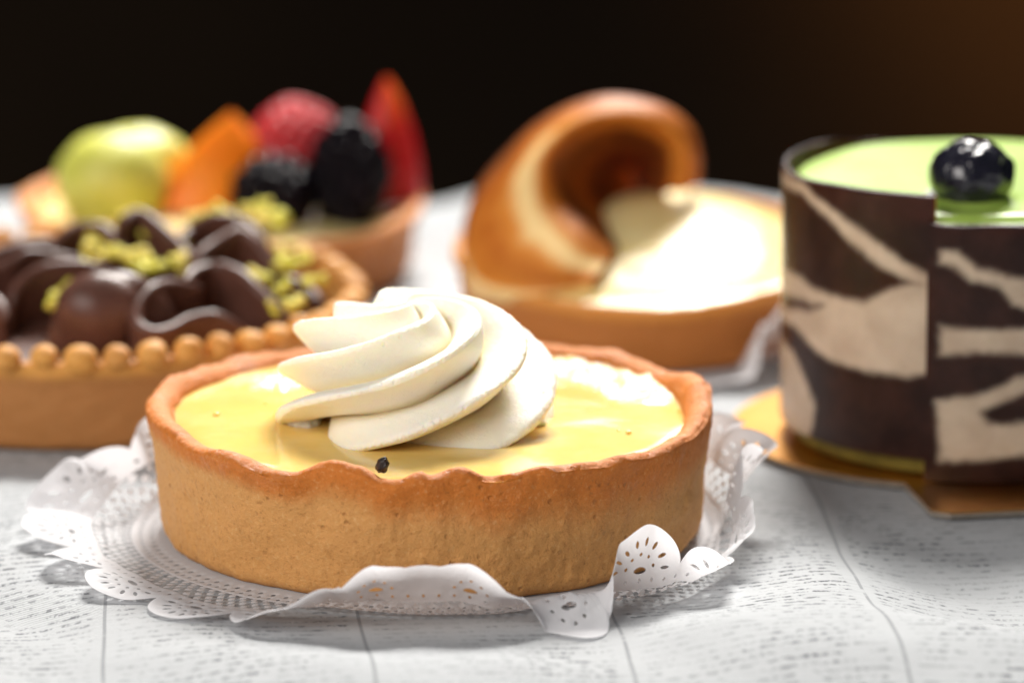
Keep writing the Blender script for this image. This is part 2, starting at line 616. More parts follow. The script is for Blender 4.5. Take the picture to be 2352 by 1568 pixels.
def filling(parent, mat, r, z0, dome, name, crust_glare=None, seed=0.0, nr=60, nt=200, edge=0.05, skew=(0.0, 0.0)):
    V, C = [], []
    for i in range(nt):
        t = i / nt * 2 * math.pi - math.pi
        for j in range(nr):
            a = j / (nr - 1)
            rr = r * a
            x, y = rr * math.cos(t), rr * math.sin(t)
            z = z0 + dome * (1 - a * a) + edge * smooth01(a, 0.93, 1.0) + 0.015 * nz(x, y, seed, 1.1)
            x += skew[0] * (1 - a * a)
            y += skew[1] * (1 - a * a)
            cr_ = crust_glare(math.degrees(t), a) if crust_glare else 0.0
            z += cr_ * (0.05 + 0.09 * max(fbm(x * 3, y * 3, 2.0), -0.2))
            V.append((x, y, z))
            C.append(cr_)
    return mesh(name, V, gridf(nt, nr, wrap_u=True), mat, parent, attrs={'crust_glare': C})


def blob(parent, mat, c, rad, name, seed=0.0, amp=0.25, freq=2.0, n=22, rot=0.0, attrs=None):
    V = []
    rad = np.broadcast_to(np.asarray(rad, float), 3)
    for i in range(n + 1):
        p = math.pi * i / n
        for j in range(2 * n):
            t = math.pi * j / n
            d = np.array([math.sin(p) * math.cos(t), math.sin(p) * math.sin(t), math.cos(p)])
            k = 1 + amp * nz(d[0] * freq + seed, d[1] * freq - seed, d[2] * freq)
            q = d * rad * k
            q = np.array([q[0] * math.cos(rot) - q[2] * math.sin(rot), q[1], q[0] * math.sin(rot) + q[2] * math.cos(rot)])
            V.append(q + np.asarray(c))
    return mesh(name, V, gridf(n + 1, 2 * n, wrap_v=True, flip=True), mat, parent, attrs=attrs)


# ------------------------------------------------------------------ 1. lemon tart in front
tart = thing('lemon_tart', 'golden lemon tart topped with a tall swirl of white whipped cream, in sharp focus', 'tart', (T1[0], T1[1], 0.06))
rim1 = {-90: 0.0, -91: 0.04, -97: -0.12, -104: 0.07, -110: 0.12, -119: -0.09, -130: -0.02, -142: 0.02, -156: 0.12, -170: 0.12,
        178: 0.06, 160: 0.08, 140: 0.05, 110: -0.04, 85: -0.04, 62: 0.02, 45: 0.06, 30: 0.02, 12: 0.20, 3: 0.28, -10: 0.10,
        -25: 0.0, -40: -0.04, -52: -0.02, -66: 0.02, -78: -0.06, -84: 0.07}
lean1 = {-90: 0.0, -97: 0.02, -112: -0.03, -120: 0.06, -142: 0.04, 178: 0.02, 90: 0, 40: 0.0, 2: -0.02, -30: 0.03, -60: 0.02, -84: -0.03}
shell(tart, M_shell, 3.80, 3.93, 1.73, 0.37, rim1, 1.1, 0.045, 0.0, 0.52, 0.03, nt=800, lean_tab={k: v * 1.8 for k, v in lean1.items()}, rim_n=0.06, bake_tab={-170: 0.22, -140: 0.24, -118: 0.12, -95: -0.05, -75: -0.20, -50: -0.30, -25: -0.25, 0: -0.1, 90: 0})


def crust_glare1(deg, a):  # foam crust at right rear, painted glare patch at left
    d = abs(deg - 38)
    f = float(smooth01(d, 36, 16) * smooth01(a, 0.66, 0.80))
    d2 = abs(deg - 140)
    return max(f, 0.8 * float(smooth01(d2, 14, 6) * smooth01(a, 0.62, 0.7) * smooth01(a, 0.92, 0.85)))


filling(tart, M_lemon, 3.72, 1.655, 0.02, 'lemon_filling', crust_glare1, 1.0, 110, 420, edge=0.015)

# bubbles and flecks on the filling
for px, py, r in ((497, 952, .05), (1582, 942, .045), (1560, 945, .03), (1443, 995, .045), (610, 930, .03), (1420, 990, .025)):
    p = at(px, py, 1.73) - np.array([T1[0], T1[1], 0.06])
    blob(tart, M_lemon, (p[0], p[1], 1.69), (r, r, r * .55), 'bubble', p[0], 0.05, n=10, attrs={'crust_glare': np.zeros(11 * 20)})
p = aty(878, 1068, T1[1] - 3.62) - np.array([T1[0], T1[1], 0.06])
blob(tart, M_seed, p, (0.08, 0.06, 0.115), 'vanilla_fleck', 3.0, 0.35, 1.7, 18, -0.5)

# whipped cream swirl: blades of a star nozzle winding up a dome
sw_c = at(966, 966, 1.70) - np.array([T1[0], T1[1], 0.06])
NB, NTH, NTT = 6, 1100, 330
prof_r = [1.20, 1.48, 1.59, 1.58, 1.50, 1.39, 1.22, 0.97, 0.64, 0.30, 0.02]
prof_z = [-0.06, 0.10, 0.30, 0.54, 0.78, 1.00, 1.20, 1.37, 1.49, 1.56, 1.57]
PR = cr(np.c_[prof_r, prof_z], NTT)
dP = np.gradient(PR, axis=0)
nrm = np.c_[dP[:, 1], -dP[:, 0]]
nrm /= np.linalg.norm(nrm, axis=1)[:, None] + 1e-9
V, VAL = [], []
bl_depth = [1.0, 1.12, 0.92, 1.1, 0.95, 1.08, 1.0]
bl_shift = [0.0, 0.06, -0.05, 0.05, -0.03, 0.08, -0.06]
PH = math.radians(205)
for i in range(NTH):
    th = 2 * math.pi * i / NTH
    for j in range(NTT):
        t = j / (NTT - 1)
        tw = 2 * math.pi * (0.68 * t + 0.08 * t * t)
        uu = NB * (th - tw - PH) / (2 * math.pi)
        uu += 0.10 * nz(math.cos(th) * 1.2, math.sin(th) * 1.2, t * 2.0)
        k = math.floor(uu)
        f = uu - k
        kk = int(k) % NB
        CUT = 0.64
        if f < CUT:
            w = f / CUT
            s_ = (1 - w) ** 1.12
        else:
            w = (f - CUT) / (1 - CUT)
            kk = (kk + 1) % NB
            s_ = w ** 1.0
        # soften the very crest
        s_ = s_ - 0.03 * math.exp(-((min(f, 1 - f)) / 0.02) ** 2)
        if s_ > 0.84:
            s_ = 0.84 + (s_ - 0.84) * 0.30
        r, z = PR[j]
        d = 0.80 * bl_depth[kk] * smooth01(t, 0.0, 0.06) * (1 - 0.72 * smooth01(t, 0.55, 1.0)) + 0.10 * (t < 0.12)
        crest = max(0.0, s_ - 0.80) / 0.085
        crest = min(crest, 1.0)
        x0, y0 = math.cos(th), math.sin(th)
        jag = crest * 0.015 * (nz(x0 * 16 * r, y0 * 16 * r, z * 14) + .6 * nz(x0 * 40 * r, y0 * 40 * r, z * 40))
        disp = d * (s_ - 0.36) + jag + 0.012 * nz(x0 * r * 3, y0 * r * 3, z * 3)
        n_r, n_z = nrm[j]
        n_z = n_z * 0.8 + 0.02
        rr = r + n_r * disp
        zz = z + n_z * disp
        zz -= 0.09 * max(s_, 0.0) ** 2 * smooth01(t, 0.05, 0.25) * (1 - smooth01(t, 0.6, 0.95))
        V.append((rr * x0 - 0.09 * max(zz, 0), rr * y0, zz))
        VAL.append(float(np.clip((0.28 - s_) / 0.28, 0, 1)) * 0.8 + 0.35 * float(smooth01(zz, 0.35, 0.0)))  # amount of painted shade, rising in the valleys and at the base
V = np.array(V)
V[:, 2] = np.maximum(V[:, 2], -0.05) * 1.04
V += np.array([sw_c[0] - 0.02, sw_c[1], 1.63])
cs = mesh('cream_swirl', V, gridf(NTH, NTT, wrap_u=True), M_cream, tart, attrs={'valley_shade': VAL})

for px, py, rx, rz_, sd in ((1000, 1018, 0.46, 0.17, 2.0), (700, 985, 0.22, 0.14, 5.0), (1215, 985, 0.26, 0.15, 8.0)):
    p = at(px, py, 1.70) - np.array([T1[0], T1[1], 0.06])
    blob(tart, M_cream, (p[0], p[1] + 0.22, 1.70), (rx, 0.24, rz_), 'cream_dab', sd, 0.25, 2.2, 26, attrs={'valley_shade': np.full(27 * 52, 0.35)})

# ------------------------------------------------------------------ doilies
NSC = 24
PHI = math.radians(7)


def lace(thk, r, Rc=5.02, rs=0.68):
    """signed value, positive inside a hole or beyond the scalloped edge"""
    thk = thk - PHI
    k = np.round(thk * NSC / (2 * math.pi))
    x = (thk - k * 2 * math.pi / NSC) * r
    y = r - Rc
    d = np.hypot(x, y)
    dg0 = np.degrees(thk + PHI)
    smooth_edge = smooth01(dg0, -118, -110) * smooth01(dg0, -57, -61)
    inside = np.maximum(rs - d, (Rc + 0.10 + 0.40 * smooth_edge) - r)
    h = -inside
    ph = np.arctan2(y, x)
    dg = np.degrees(thk + PHI)
    slit = -0.05 * smooth01(dg, -112, -106) * smooth01(dg, -58, -62)
    # fan of slits
    for q in range(8):
        a = math.radians(8 + q * (164 / 7))
        cx, cy = 0.42 * math.cos(a), 0.42 * math.sin(a)
        lx = (x - cx) * math.cos(a) + (y - cy) * math.sin(a)
        ly = -(x - cx) * math.sin(a) + (y - cy) * math.cos(a)
        if True:
            h = np.maximum(h, slit + (1 - np.hypot(lx / 0.068, ly / 0.026)) * 0.035)
    for q in range(5):
        a = math.radians(18 + q * 36)
        h = np.maximum(h, (1 - np.hypot((x - .24 * math.cos(a)) / 0.026, (y - .24 * math.sin(a)) / 0.026)) * 0.035)
    h = np.maximum(h, (1 - np.hypot(x / 0.10, (y - 0.02) / 0.045)) * 0.045)
    # net between two rows of pin holes
    nn = NSC * 6
    a6 = thk * nn / 2
    net = np.abs(np.sin(a6)) * np.abs(np.cos((r - 4.3) * math.pi / 0.26)) + np.abs(np.cos(a6)) * np.abs(np.sin((r - 4.3) * math.pi / 0.26))
    zone = smooth01(r, 4.22, 4.28) * smooth01(r, 4.80, 4.72)
    h = np.maximum(h, np.where(zone > 0.5, (net - 0.80) * 0.12, -1))
    for rr, cnt, sz in ((4.12, NSC * 7, 0.026), (4.90, NSC * 6, 0.022), (3.96, NSC * 5, 0.03)):
        kk = np.round(thk * cnt / (2 * math.pi))
        xx = (thk - kk * 2 * math.pi / cnt) * r
        h = np.maximum(h, (1 - np.hypot(xx / sz, (r - rr) / (sz * 1.4))) * sz)
    return h


RS1 = {-180: 1.12, -165: 1.0, -120: 1.0, -95: 0.95, -78: 0.85, -74: 0.78, -67: 1.12, -60: 0.7, -57: 0.85, -52: 1.0, -43: 0.95, -36: 0.55, -22: 0.6, -12: 0.85, 0: 0.85, 15: 0.8, 40: 0.8, 90: 1.0, 140: 0.9, 160: 0.78, 170: 0.95, 176: 1.15}
FD1 = {-180: 0, -80: 0.0, -76: 0.25, -72: 0.9, -67: 1.0, -63: 0.8, -60: 0.0, 0: 0}
HG1 = {-180: 0.1, -150: 0.2, -110: 0.1, -90: 0.30, -80: 0.32, -70: 0.2, -60: 0.35, -50: 0.45, -40: 0.4, -25: 0.15, -10: -0.12, 10: -0.2, 40: -0.15, 70: 0.0, 90: 0.0, 140: -0.1, 160: -0.15, 172: 0.0}


def doily(name, label, loc, lift_tab, hinge=4.2, scale=1.0, nt=NSC * 60, seed=0.0, group=None, ripple=0.05, floor_=0.0):
    th = np.linspace(-math.pi, math.pi, nt, endpoint=False)
    al = np.radians(interp_deg(lift_tab, np.degrees(th)))
    rad = np.concatenate([np.linspace(0, 3.7, 8, endpoint=False), np.linspace(3.7, 5.74, 78)])
    nr = len(rad)
    V = np.zeros((nt, nr, 3))
    L = np.zeros((nt, nr))
    for i, t in enumerate(th):
        r, z = 0.0, 0.0
        pr = 0.0
        hg = hinge + (float(interp_deg(HG1, math.degrees(t))) if hinge == 4.2 else 0.0) + 0.10 * nz(math.cos(t) * 2, math.sin(t) * 2, seed + 4)
        for j, s_ in enumerate(rad):
            ds = s_ - pr
            pr = s_
            bend = float(smooth01(s_, hg - 0.35, hg + 0.30))
            a = al[i] * bend
            if s_ > hg + 0.5 and a > 0.6:       # tips relax a little
                a -= 0.22 * (s_ - hg - 0.5)
            if hinge == 4.2 and s_ > hg:
                ds *= float(interp_deg(RS1, math.degrees(t)))
            if hinge == 4.2 and s_ > hg + 0.42:
                fd = float(interp_deg(FD1, math.degrees(t)))
                a = a * (1 - fd) + fd * math.radians(-38) * min(1.0, (s_ - hg - 0.42) / 0.25)
                ds *= 1 + 0.22 * fd
            r += math.cos(a) * ds
            z += math.sin(a) * ds
            rip = (0.018 * nz(math.cos(t) * 16, math.sin(t) * 16, s_ * 3.0 + seed) + ripple * nz(math.cos(t) * 7, math.sin(t) * 7, s_ * 0.8 + seed)) * bend
            V[i, j] = (r * math.cos(t), r * math.sin(t), z + max(rip, -z * 0.5) + 0.0)
        L[i] = lace(t * np.ones(nr), rad)
    # embossing
    emb = np.clip(-L, 0, 0.05) * 0.3
    V[:, :, 2] += emb
    V[:, :, 2] = np.maximum(V[:, :, 2], floor_)
    Vf, Lf = V.reshape(-1, 3) * scale, L.reshape(-1)
    fs = [f for f in gridf(nt, nr, wrap_u=True) if max(-Lf[f[0]], -Lf[f[1]], -Lf[f[2]], -Lf[f[3]]) > -0.03]
    o = mesh(name, Vf, fs, M_doily, attrs={'lace': Lf}, loc=loc)
    o['label'], o['category'] = label, 'doily'
    if group:
        o['group'] = group
    return o


lift1 = {176: 6, 168: 34, 163: 74, 157: 88, 150: 62, 142: 88, 133: 72, 125: 50, 110: 30, 90: 22, 60: 30, 42: 58, 29: 76, 22: 58, 14: 80, 5: 55,
         -3: 66, -11: 80, -19: 60, -27: 44, -34: 30, -40: 30, -45: 66, -51: 84, -57: 82, -61: 48, -65: 40, -72: 38, -78: 44, -84: 60, -90: 62,
         -97: 52, -104: 32, -111: 14, -118: 5, -127: 2, -138: 3, -148: 9, -156: 12, -163: 5, -172: 9, -180: 14}
doily('paper_doily', 'white lace paper doily crumpled up around the front lemon tart', (T1[0], T1[1], 0.03), lift1, group='paper doilies')
lift4 = {-180: 4, -150: 3, -120: 3, -95: 4, -78: 6, -68: 10, -60: 60, -50: 76, -43: 40, -34: 70, -22: 60, 0: 30, 30: 10, 90: 5, 140: 4}
doily('paper_doily', 'blurred white paper doily curling up beside the rear caramel curl tart', (T4[0], T4[1], 0.03), lift4, 4.15, 0.74, NSC * 30, 5.0, 'paper doilies')

# ------------------------------------------------------------------ 2. chocolate tart
ct = thing('chocolate_tart', 'scallop rimmed tart piled with dark chocolate cream ruffles and chopped pistachio', 'tart', (T2[0], T2[1], 0.02))
R2, H2 = 4.35, 1.36
shell(ct, M_shell2, 4.05, 4.25, H2, 0.34, {0: 0.0, 90: 0.02, 180: 0.0, -90: 0.0}, 0.9, 0.025, 9.0, 0.75, 0.05, nt=420)
# pressed bead border round the rim
NBD = 49
V, Fc, B = [], [], []
for k in range(NBD):
    t = 2 * math.pi * (k + 0.3) / NBD
    c0 = np.array([(R2 - 0.10) * math.cos(t), (R2 - 0.10) * math.sin(t), H2 + 0.13])
    b0 = len(V)
    n = 10
    sq = random.uniform(0.86, 1.10), random.uniform(0.84, 1.12), random.uniform(0.8, 1.1)
    bk = random.uniform(0.55, 1.0)
    c0[2] += random.uniform(-0.025, 0.02)
    for i in range(n + 1):
        p = math.pi * i / n
        for j in range(2 * n):
            a = math.pi * j / n
            d = np.array([math.sin(p) * math.cos(a) * 0.24, math.sin(p) * math.sin(a) * 0.235, math.cos(p) * 0.21]) * np.array(sq)
            q = np.array([d[0] * math.cos(t) - d[1] * math.sin(t), d[0] * math.sin(t) + d[1] * math.cos(t), d[2]])
            q *= 1 + 0.22 * nz(k * 1.3 + q[0] * 3, q[1] * 3, q[2] * 3)
            V.append(c0 + q)
            B.append(bk)
    for f in gridf(n + 1, 2 * n, wrap_v=True, flip=True):
        Fc.append(tuple(b0 + x for x in f))
mesh('beaded_rim', V, Fc, M_shell2, ct, attrs={'bake': B})
# chocolate base mound
V = []
nt, nr = 160, 50
for i in range(nt):
    t = 2 * math.pi * i / nt
    for j in range(nr):
        a = j / (nr - 1)
        r = 4.0 * a
        x, y = r * math.cos(t), r * math.sin(t)
        z = 0.95 + 0.45 * (1 - a ** 2.4) + 0.10 * nz(x, y, 3, 0.9)
        V.append((x, y, z))
mesh('chocolate_base', V, gridf(nt, nr, wrap_u=True), M_ganache, ct)


def ribbon(parent, pts, name, thick=0.23, drop=1.2, lean=(0.0, 0.35), n=70, belly=0.0, mat=None):
    base = np.array([T2[0], T2[1], 0.02])
    P = np.array([aty(px, py, T2[1] + yl) - base for px, py, yl in pts])
    C = cr(P, n)
    tg = np.gradient(C, axis=0)
    V = []
    sec = []
    for q in np.linspace(0, 1, 9):
        sec.append((thick / 2, -drop * (1 - q) - thick / 2))
    for q in range(1, 8):
        a = math.pi * q / 8
        sec.append((thick / 2 * math.cos(a), thick / 2 * math.sin(a) - thick / 2))
    for q in np.linspace(0, 1, 9):
        sec.append((-thick / 2, -drop * q - thick / 2))
    for i in range(n):
        t = tg[i]
        hz = np.array([t[1], -t[0], 0.0])
        ln_ = np.linalg.norm(hz)
        hz = hz / (ln_ + 1e-6)
        e = min(i, n - 1 - i) / (n * 0.12)
        w = min(1.0, math.sqrt(max(e, 0.0)) if e < 1 else 1.0) * 0.85 + 0.15
        for (o, dn) in sec:
            q = -dn / (drop + thick)
            fat = 1 + belly * math.sin(min(q, 1) * math.pi)
            p = C[i] + hz * o * w * fat + np.array([lean[0] * q, lean[1] * q, dn])
            p = p + 0.02 * np.array([nz(*(p * 2)), nz(*(p * 2 + 5)), 0])
            V.append(p)
    return mesh(name, V, gridf(n, len(sec)), mat or M_ganache, parent)


RB = [
    ([(462, 656, -1.7), (393, 640, -2.1), (345, 652, -2.6), (314, 690, -3.0), (316, 728, -3.25), (348, 750, -3.35), (388, 744, -3.2), (434, 722, -2.9),
      (490, 712, -2.7), (532, 728, -2.65), (575, 760, -2.6)], {}),
    ([(425, 640, -1.9), (440, 614, -1.5), (475, 602, -1.2), (512, 600, -1.2), (560, 622, -1.5), (610, 668, -1.8), (672, 722, -2.0), (720, 752, -1.9)], {}),
    ([(440, 600, -0.9), (462, 570, -0.6), (495, 545, -0.3), (548, 520, 0.0), (596, 546, -0.1), (630, 596, -0.3), (672, 652, -0.5), (720, 690, -0.6)], {}),
    ([(128, 730, -2.3), (145, 690, -2.35), (170, 652, -2.45), (222, 628, -2.6), (285, 622, -2.6), (332, 640, -2.4), (345, 690, -2.2)], dict(thick=0.5, belly=1.0)),
    ([(15, 720, -1.9), (24, 676, -1.8), (52, 634, -1.6), (104, 604, -1.4), (178, 596, -1.2), (250, 610, -1.1)], {}),
    ([(-60, 650, -1.2), (-20, 610, -0.9), (22, 592, -0.8), (62, 570, -0.6), (120, 574, -0.4), (190, 590, -0.3)], {}),
    ([(-110, 720, -1.9), (-80, 680, -1.8), (-30, 668, -1.9), (0, 690, -2.2), (10, 730, -2.5)], {}),
    ([(125, 560, 0.4), (142, 530, 0.6), (178, 510, 0.8), (234, 512, 0.8), (272, 548, 0.5), (290, 590, 0.2)], {}),
    ([(270, 520, 0.5), (286, 494, 0.7), (316, 478, 0.9), (354, 498, 0.7), (412, 552, 0.3), (440, 590, 0.0)], {}),
    ([(420, 540, 0.9), (436, 518, 1.2), (490, 488, 1.4), (552, 498, 1.4), (612, 548, 1.0)], {}),
    ([(-40, 590, 0.4), (10, 562, 0.7), (70, 545, 1.0), (130, 545, 1.2)], {}),
    ([(590, 700, -1.6), (640, 640, 0.2), (690, 640, 0.4), (740, 690, 0.0)], dict(thick=0.3)),
]
ruff = [ribbon(ct, pts, 'chocolate_ruffle', **kw) for pts, kw in RB]
blob(ct, M_ganache, aty(235, 720, T2[1] - 2.75) - np.array([T2[0], T2[1], 0.02]), (0.72, 0.5, 0.62), 'chocolate_ruffle', 2.0, 0.12, 1.2, 24)
# chopped pistachio
PST = [(215, 545), (205, 570), (235, 560), (250, 580), (228, 592), (270, 575), (290, 585), (315, 580), (300, 600), (340, 600), (365, 610), (330, 618),
       (420, 585), (412, 600), (300, 492), (285, 500), (345, 520), (335, 540), (455, 492), (480, 488), (500, 480), (525, 492), (440, 500),
       (575, 482), (600, 480), (630, 490), (648, 500), (612, 505), (640, 520), (590, 505), (640, 570), (660, 590), (690, 580), (700, 600), (675, 608),
       (640, 608), (585, 628), (600, 640), (655, 660), (690, 690), (668, 700), (125, 680), (118, 700), (160, 650), (145, 665), (740, 640), (710, 650), (190, 600)]
for q, (px, py) in enumerate(PST):
    yl = 2.1 - (py - 480) * 0.019
    p = aty(px, py, T2[1] + yl - 0.12) - np.array([T2[0], T2[1], 0.02])
    s_ = random.uniform(0.07, 0.135)
    blob(ct, M_pist, p, (s_ * random.uniform(.8, 1.4), s_, s_ * random.uniform(.6, .9)), 'pistachio_piece', q * 1.7, 0.7, 1.3, 7, random.uniform(-.8, .8))

for q in range(42):
    px, py = PST[random.randrange(len(PST))]
    px, py = px + random.gauss(0, 22), py + random.gauss(0, 14)
    yl = 2.1 - (py - 480) * 0.019
    p = aty(px, py, T2[1] + yl - 0.12) - np.array([T2[0], T2[1], 0.02])
    s_ = random.uniform(0.04, 0.075)
    blob(ct, M_pist, p, (s_ * 1.3, s_, s_ * .8), 'pistachio_piece', q * 2.3, 0.7, 1.3, 5, random.uniform(-.8, .8))

# ------------------------------------------------------------------ 3. fruit tart
ft = thing('fruit_tart', 'blurred tart at the back heaped with green, orange and red fruit and blackberries', 'tart', (T3[0], T3[1], 0.02))
B3 = np.array([T3[0], T3[1], 0.02])
shell(ft, M_shell4, 3.2, 3.42, 1.15, 0.35, {0: 0.05, 60: 0.0, -60: -0.12, -120: 0.0, 180: 0.1, 90: 0.0}, 0.8, 0.05, 20.0, 0.4, 0.08, nt=260)
filling(ft, M_curd, 3.15, 1.02, 0.25, 'custard_filling', None, 3.0, 30, 90)


def lp(px, py, yl):
    return aty(px, py, T3[1] + yl) - B3


blob(ft, M_melon, lp(258, 418, -0.9), (0.96, 0.9, 0.88), 'green_fruit', 1.0, 0.04, n=28)
blob(ft, M_melon, lp(318, 372, 0.3), (0.88, 0.8, 0.62), 'green_fruit', 4.0, 0.05, n=28)


def wedge(parent, mat, tip, left, right, dep, name, tipcol=None, puff=0.12, sharp=1.0):
    """a plump fruit wedge: a pointed blade with a rounded triangular outline"""
    tip, left, right = (np.asarray(a, float) for a in (tip, left, right))
    n, m_ = 36, 40
    V, A = [], []
    for i in range(n):
        t = i / (n - 1)
        s_ = math.sin(min(t * 1.0, 1) * math.pi / 2) ** sharp
        c = tip * (1 - t) + (left + right) / 2 * t
        hw = (right - left) / 2 * max(s_, 0.02)
        for j in range(m_):
            a = 2 * math.pi * j / m_
            off = hw * math.cos(a) + np.array([0, dep * math.sin(a) * max(s_, 0.02), 0])
            V.append(c + off)
            A.append(float(smooth01(t, 0.45, 0.0)) * float(smooth01(math.cos(a), -0.8, 0.6)))
    base = len(V)
    V.append(tip)
    V.append((left + right) / 2)
    fs = gridf(n, m_, wrap_v=True)
    fs += [(base, (j + 1) % m_, j) for j in range(m_)]
    fs += [(base + 1, (n - 1) * m_ + j, (n - 1) * m_ + (j + 1) % m_) for j in range(m_)]
    A += [1, 0]
    return mesh(name, V, fs, mat, parent, attrs={'tip': A})


wedge(ft, M_orange, lp(532, 258, -0.4), lp(352, 480, -0.9), lp(640, 470, -0.7), 0.55, 'orange_wedge', sharp=0.9)
wedge(ft, M_straw, lp(888, 178, 0.2), lp(812, 470, 0.1), lp(972, 450, 0.3), 0.55, 'strawberry_slice', sharp=0.75)


def cluster(parent, mat, c, rad, name, dr, seed, n=46):
    """one mesh of drupelets packed over an egg"""
    V, Fc = [], []
    c, rad = np.asarray(c), np.asarray(rad)
    g = math.pi * (3 - math.sqrt(5))
    for k in range(n):
        zz = 1 - 2 * (k + 0.5) / n
        rr = math.sqrt(1 - zz * zz)
        d = np.array([rr * math.cos(g * k + seed), rr * math.sin(g * k + seed), zz])
        cc = c + d * rad * (1 + 0.05 * math.sin(k * 7.1))
        b0, q = len(V), 8
        for i in range(q + 1):
            p = math.pi * i / q
            for j in range(2 * q):
                t = math.pi * j / q
                V.append(cc + dr * np.array([math.sin(p) * math.cos(t), math.sin(p) * math.sin(t), math.cos(p)]))
        for f in gridf(q + 1, 2 * q, wrap_v=True, flip=True):
            Fc.append(tuple(b0 + x for x in f))
    return mesh(name, V, Fc, mat, parent)


cluster(ft, M_rasp, lp(678, 320, -0.2), (0.62, 0.58, 0.55), 'raspberry', 0.155, 1.0, 84)
cluster(ft, M_berry, lp(628, 448, -1.35), (0.56, 0.5, 0.50), 'blackberry', 0.22, 2.0, 42)
cluster(ft, M_berry, lp(800, 402, -1.1), (0.52, 0.5, 0.80), 'blackberry', 0.23, 3.0, 48)

# ------------------------------------------------------------------ 4. rear tart with caramel curl
rt = thing('lemon_curd_tart', 'pale glazed tart with a large caramel brown curl, blurred behind the cream swirl', 'tart', (T4[0], T4[1], 0.05))
B4 = np.array([T4[0], T4[1], 0.30])
TILT4 = math.radians(5.0)             # the back edge leans on the bunched doily
rt.location = Vector(B4) * S
rt.rotation_euler = (TILT4, 0, 0)
shell(rt, M_shell3, 2.95, 3.08, 1.08, 0.25, {0: 0.12, -40: 0.08, -90: 0.0, -130: 0.04, 180: 0.1, 90: 0.1}, 0.6, 0.035, 30.0, 0.7, 0.04, nt=300)
filling(rt, M_curd, 2.97, 1.08, 0.78, 'lemon_filling', None, 6.0, 60, 160, skew=(0.3, 0.2))



def l4(px, py, yl):
    p = aty(px, py, T4[1] + yl) - B4
    c_, s_ = math.cos(TILT4), math.sin(TILT4)
    return np.array([p[0], p[1] * c_ + p[2] * s_, -p[1] * s_ + p[2] * c_])


# stations run round the mouth of the curl: lower tip, left flank, crown, right end
# each: inside deep, inside, lip, face, outer, back
ST = [
    [(1452, 548, -0.2), (1438, 556, -0.6), (1416, 572, -1.7), (1395, 605, -2.2), (1365, 645, -2.6), (1350, 680, -2.4)],
    [(1445, 500, 0.5), (1405, 510, -0.3), (1348, 515, -1.6), (1300, 590, -2.3), (1235, 665, -2.6), (1200, 700, -2.3)],
    [(1440, 460, 0.9), (1360, 460, 0.0), (1288, 455, -1.1), (1210, 530, -1.7), (1120, 640, -2.0), (1085, 680, -1.4)],
    [(1430, 420, 1.1), (1345, 400, 0.2), (1268, 398, -0.9), (1180, 440, -1.0), (1080, 560, -1.0), (1058, 590, -0.1)],
    [(1440, 400, 1.1), (1365, 350, 0.3), (1292, 330, -0.7), (1215, 355, -0.6), (1120, 430, -0.4), (1085, 450, 0.5)],
    [(1450, 390, 1.1), (1400, 325, 0.4), (1352, 287, -0.5), (1300, 275, -0.4), (1225, 290, 0.1), (1205, 310, 1.0)],
    [(1460, 390, 1.1), (1440, 315, 0.4), (1425, 275, -0.4), (1400, 245, -0.3), (1370, 222, 0.2), (1370, 240, 1.1)],
    [(1470, 395, 1.1), (1480, 325, 0.5), (1500, 288, -0.3), (1505, 255, -0.2), (1505, 234, 0.3), (1500, 260, 1.1)],
    [(1480, 405, 1.1), (1515, 345, 0.5), (1552, 325, -0.2), (1572, 300, -0.1), (1585, 285, 0.3), (1570, 310, 1.1)],
    [(1485, 430, 1.1), (1530, 385, 0.5), (1566, 380, -0.1), (1595, 365, 0.0), (1612, 355, 0.3), (1600, 370, 1.0)],
    [(1490, 470, 1.0), (1530, 440, 0.5), (1560, 440, 0.0), (1590, 430, 0.1), (1610, 420, 0.3), (1600, 430, 0.9)],
]
ST = [[(1462, 462, 1.0)] + row for row in ST]
G = np.array([[l4(*p) for p in row] for row in ST])
NU, NV = 130, 80
A1 = np.array([cr(G[:, k], NU) for k in range(7)])          # along the stations
A2 = np.array([cr(A1[:, i], NV) for i in range(NU)])         # across
V = A2.reshape(-1, 3)
ST_ = []
for i in range(NU):
    for j in range(NV):
        a, b = i / (NU - 1), max(0.0, (j / (NV - 1) - 1 / 6) * 1.2)
        # highlight streak painted down the flank, shade painted inside, dark lip
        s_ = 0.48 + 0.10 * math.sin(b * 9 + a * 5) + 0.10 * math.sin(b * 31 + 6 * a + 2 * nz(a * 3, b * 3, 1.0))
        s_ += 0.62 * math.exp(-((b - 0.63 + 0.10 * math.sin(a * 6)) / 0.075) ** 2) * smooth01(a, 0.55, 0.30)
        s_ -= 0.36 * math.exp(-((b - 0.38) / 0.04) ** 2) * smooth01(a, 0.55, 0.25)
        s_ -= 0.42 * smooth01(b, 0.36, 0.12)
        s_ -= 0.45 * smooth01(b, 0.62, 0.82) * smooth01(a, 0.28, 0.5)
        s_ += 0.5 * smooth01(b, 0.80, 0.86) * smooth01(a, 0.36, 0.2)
        ST_.append(float(s_))
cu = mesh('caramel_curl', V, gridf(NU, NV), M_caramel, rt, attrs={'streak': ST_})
sol = cu.modifiers.new('thickness', 'SOLIDIFY')
sol.thickness = 0.07 * S
sol.offset = -1

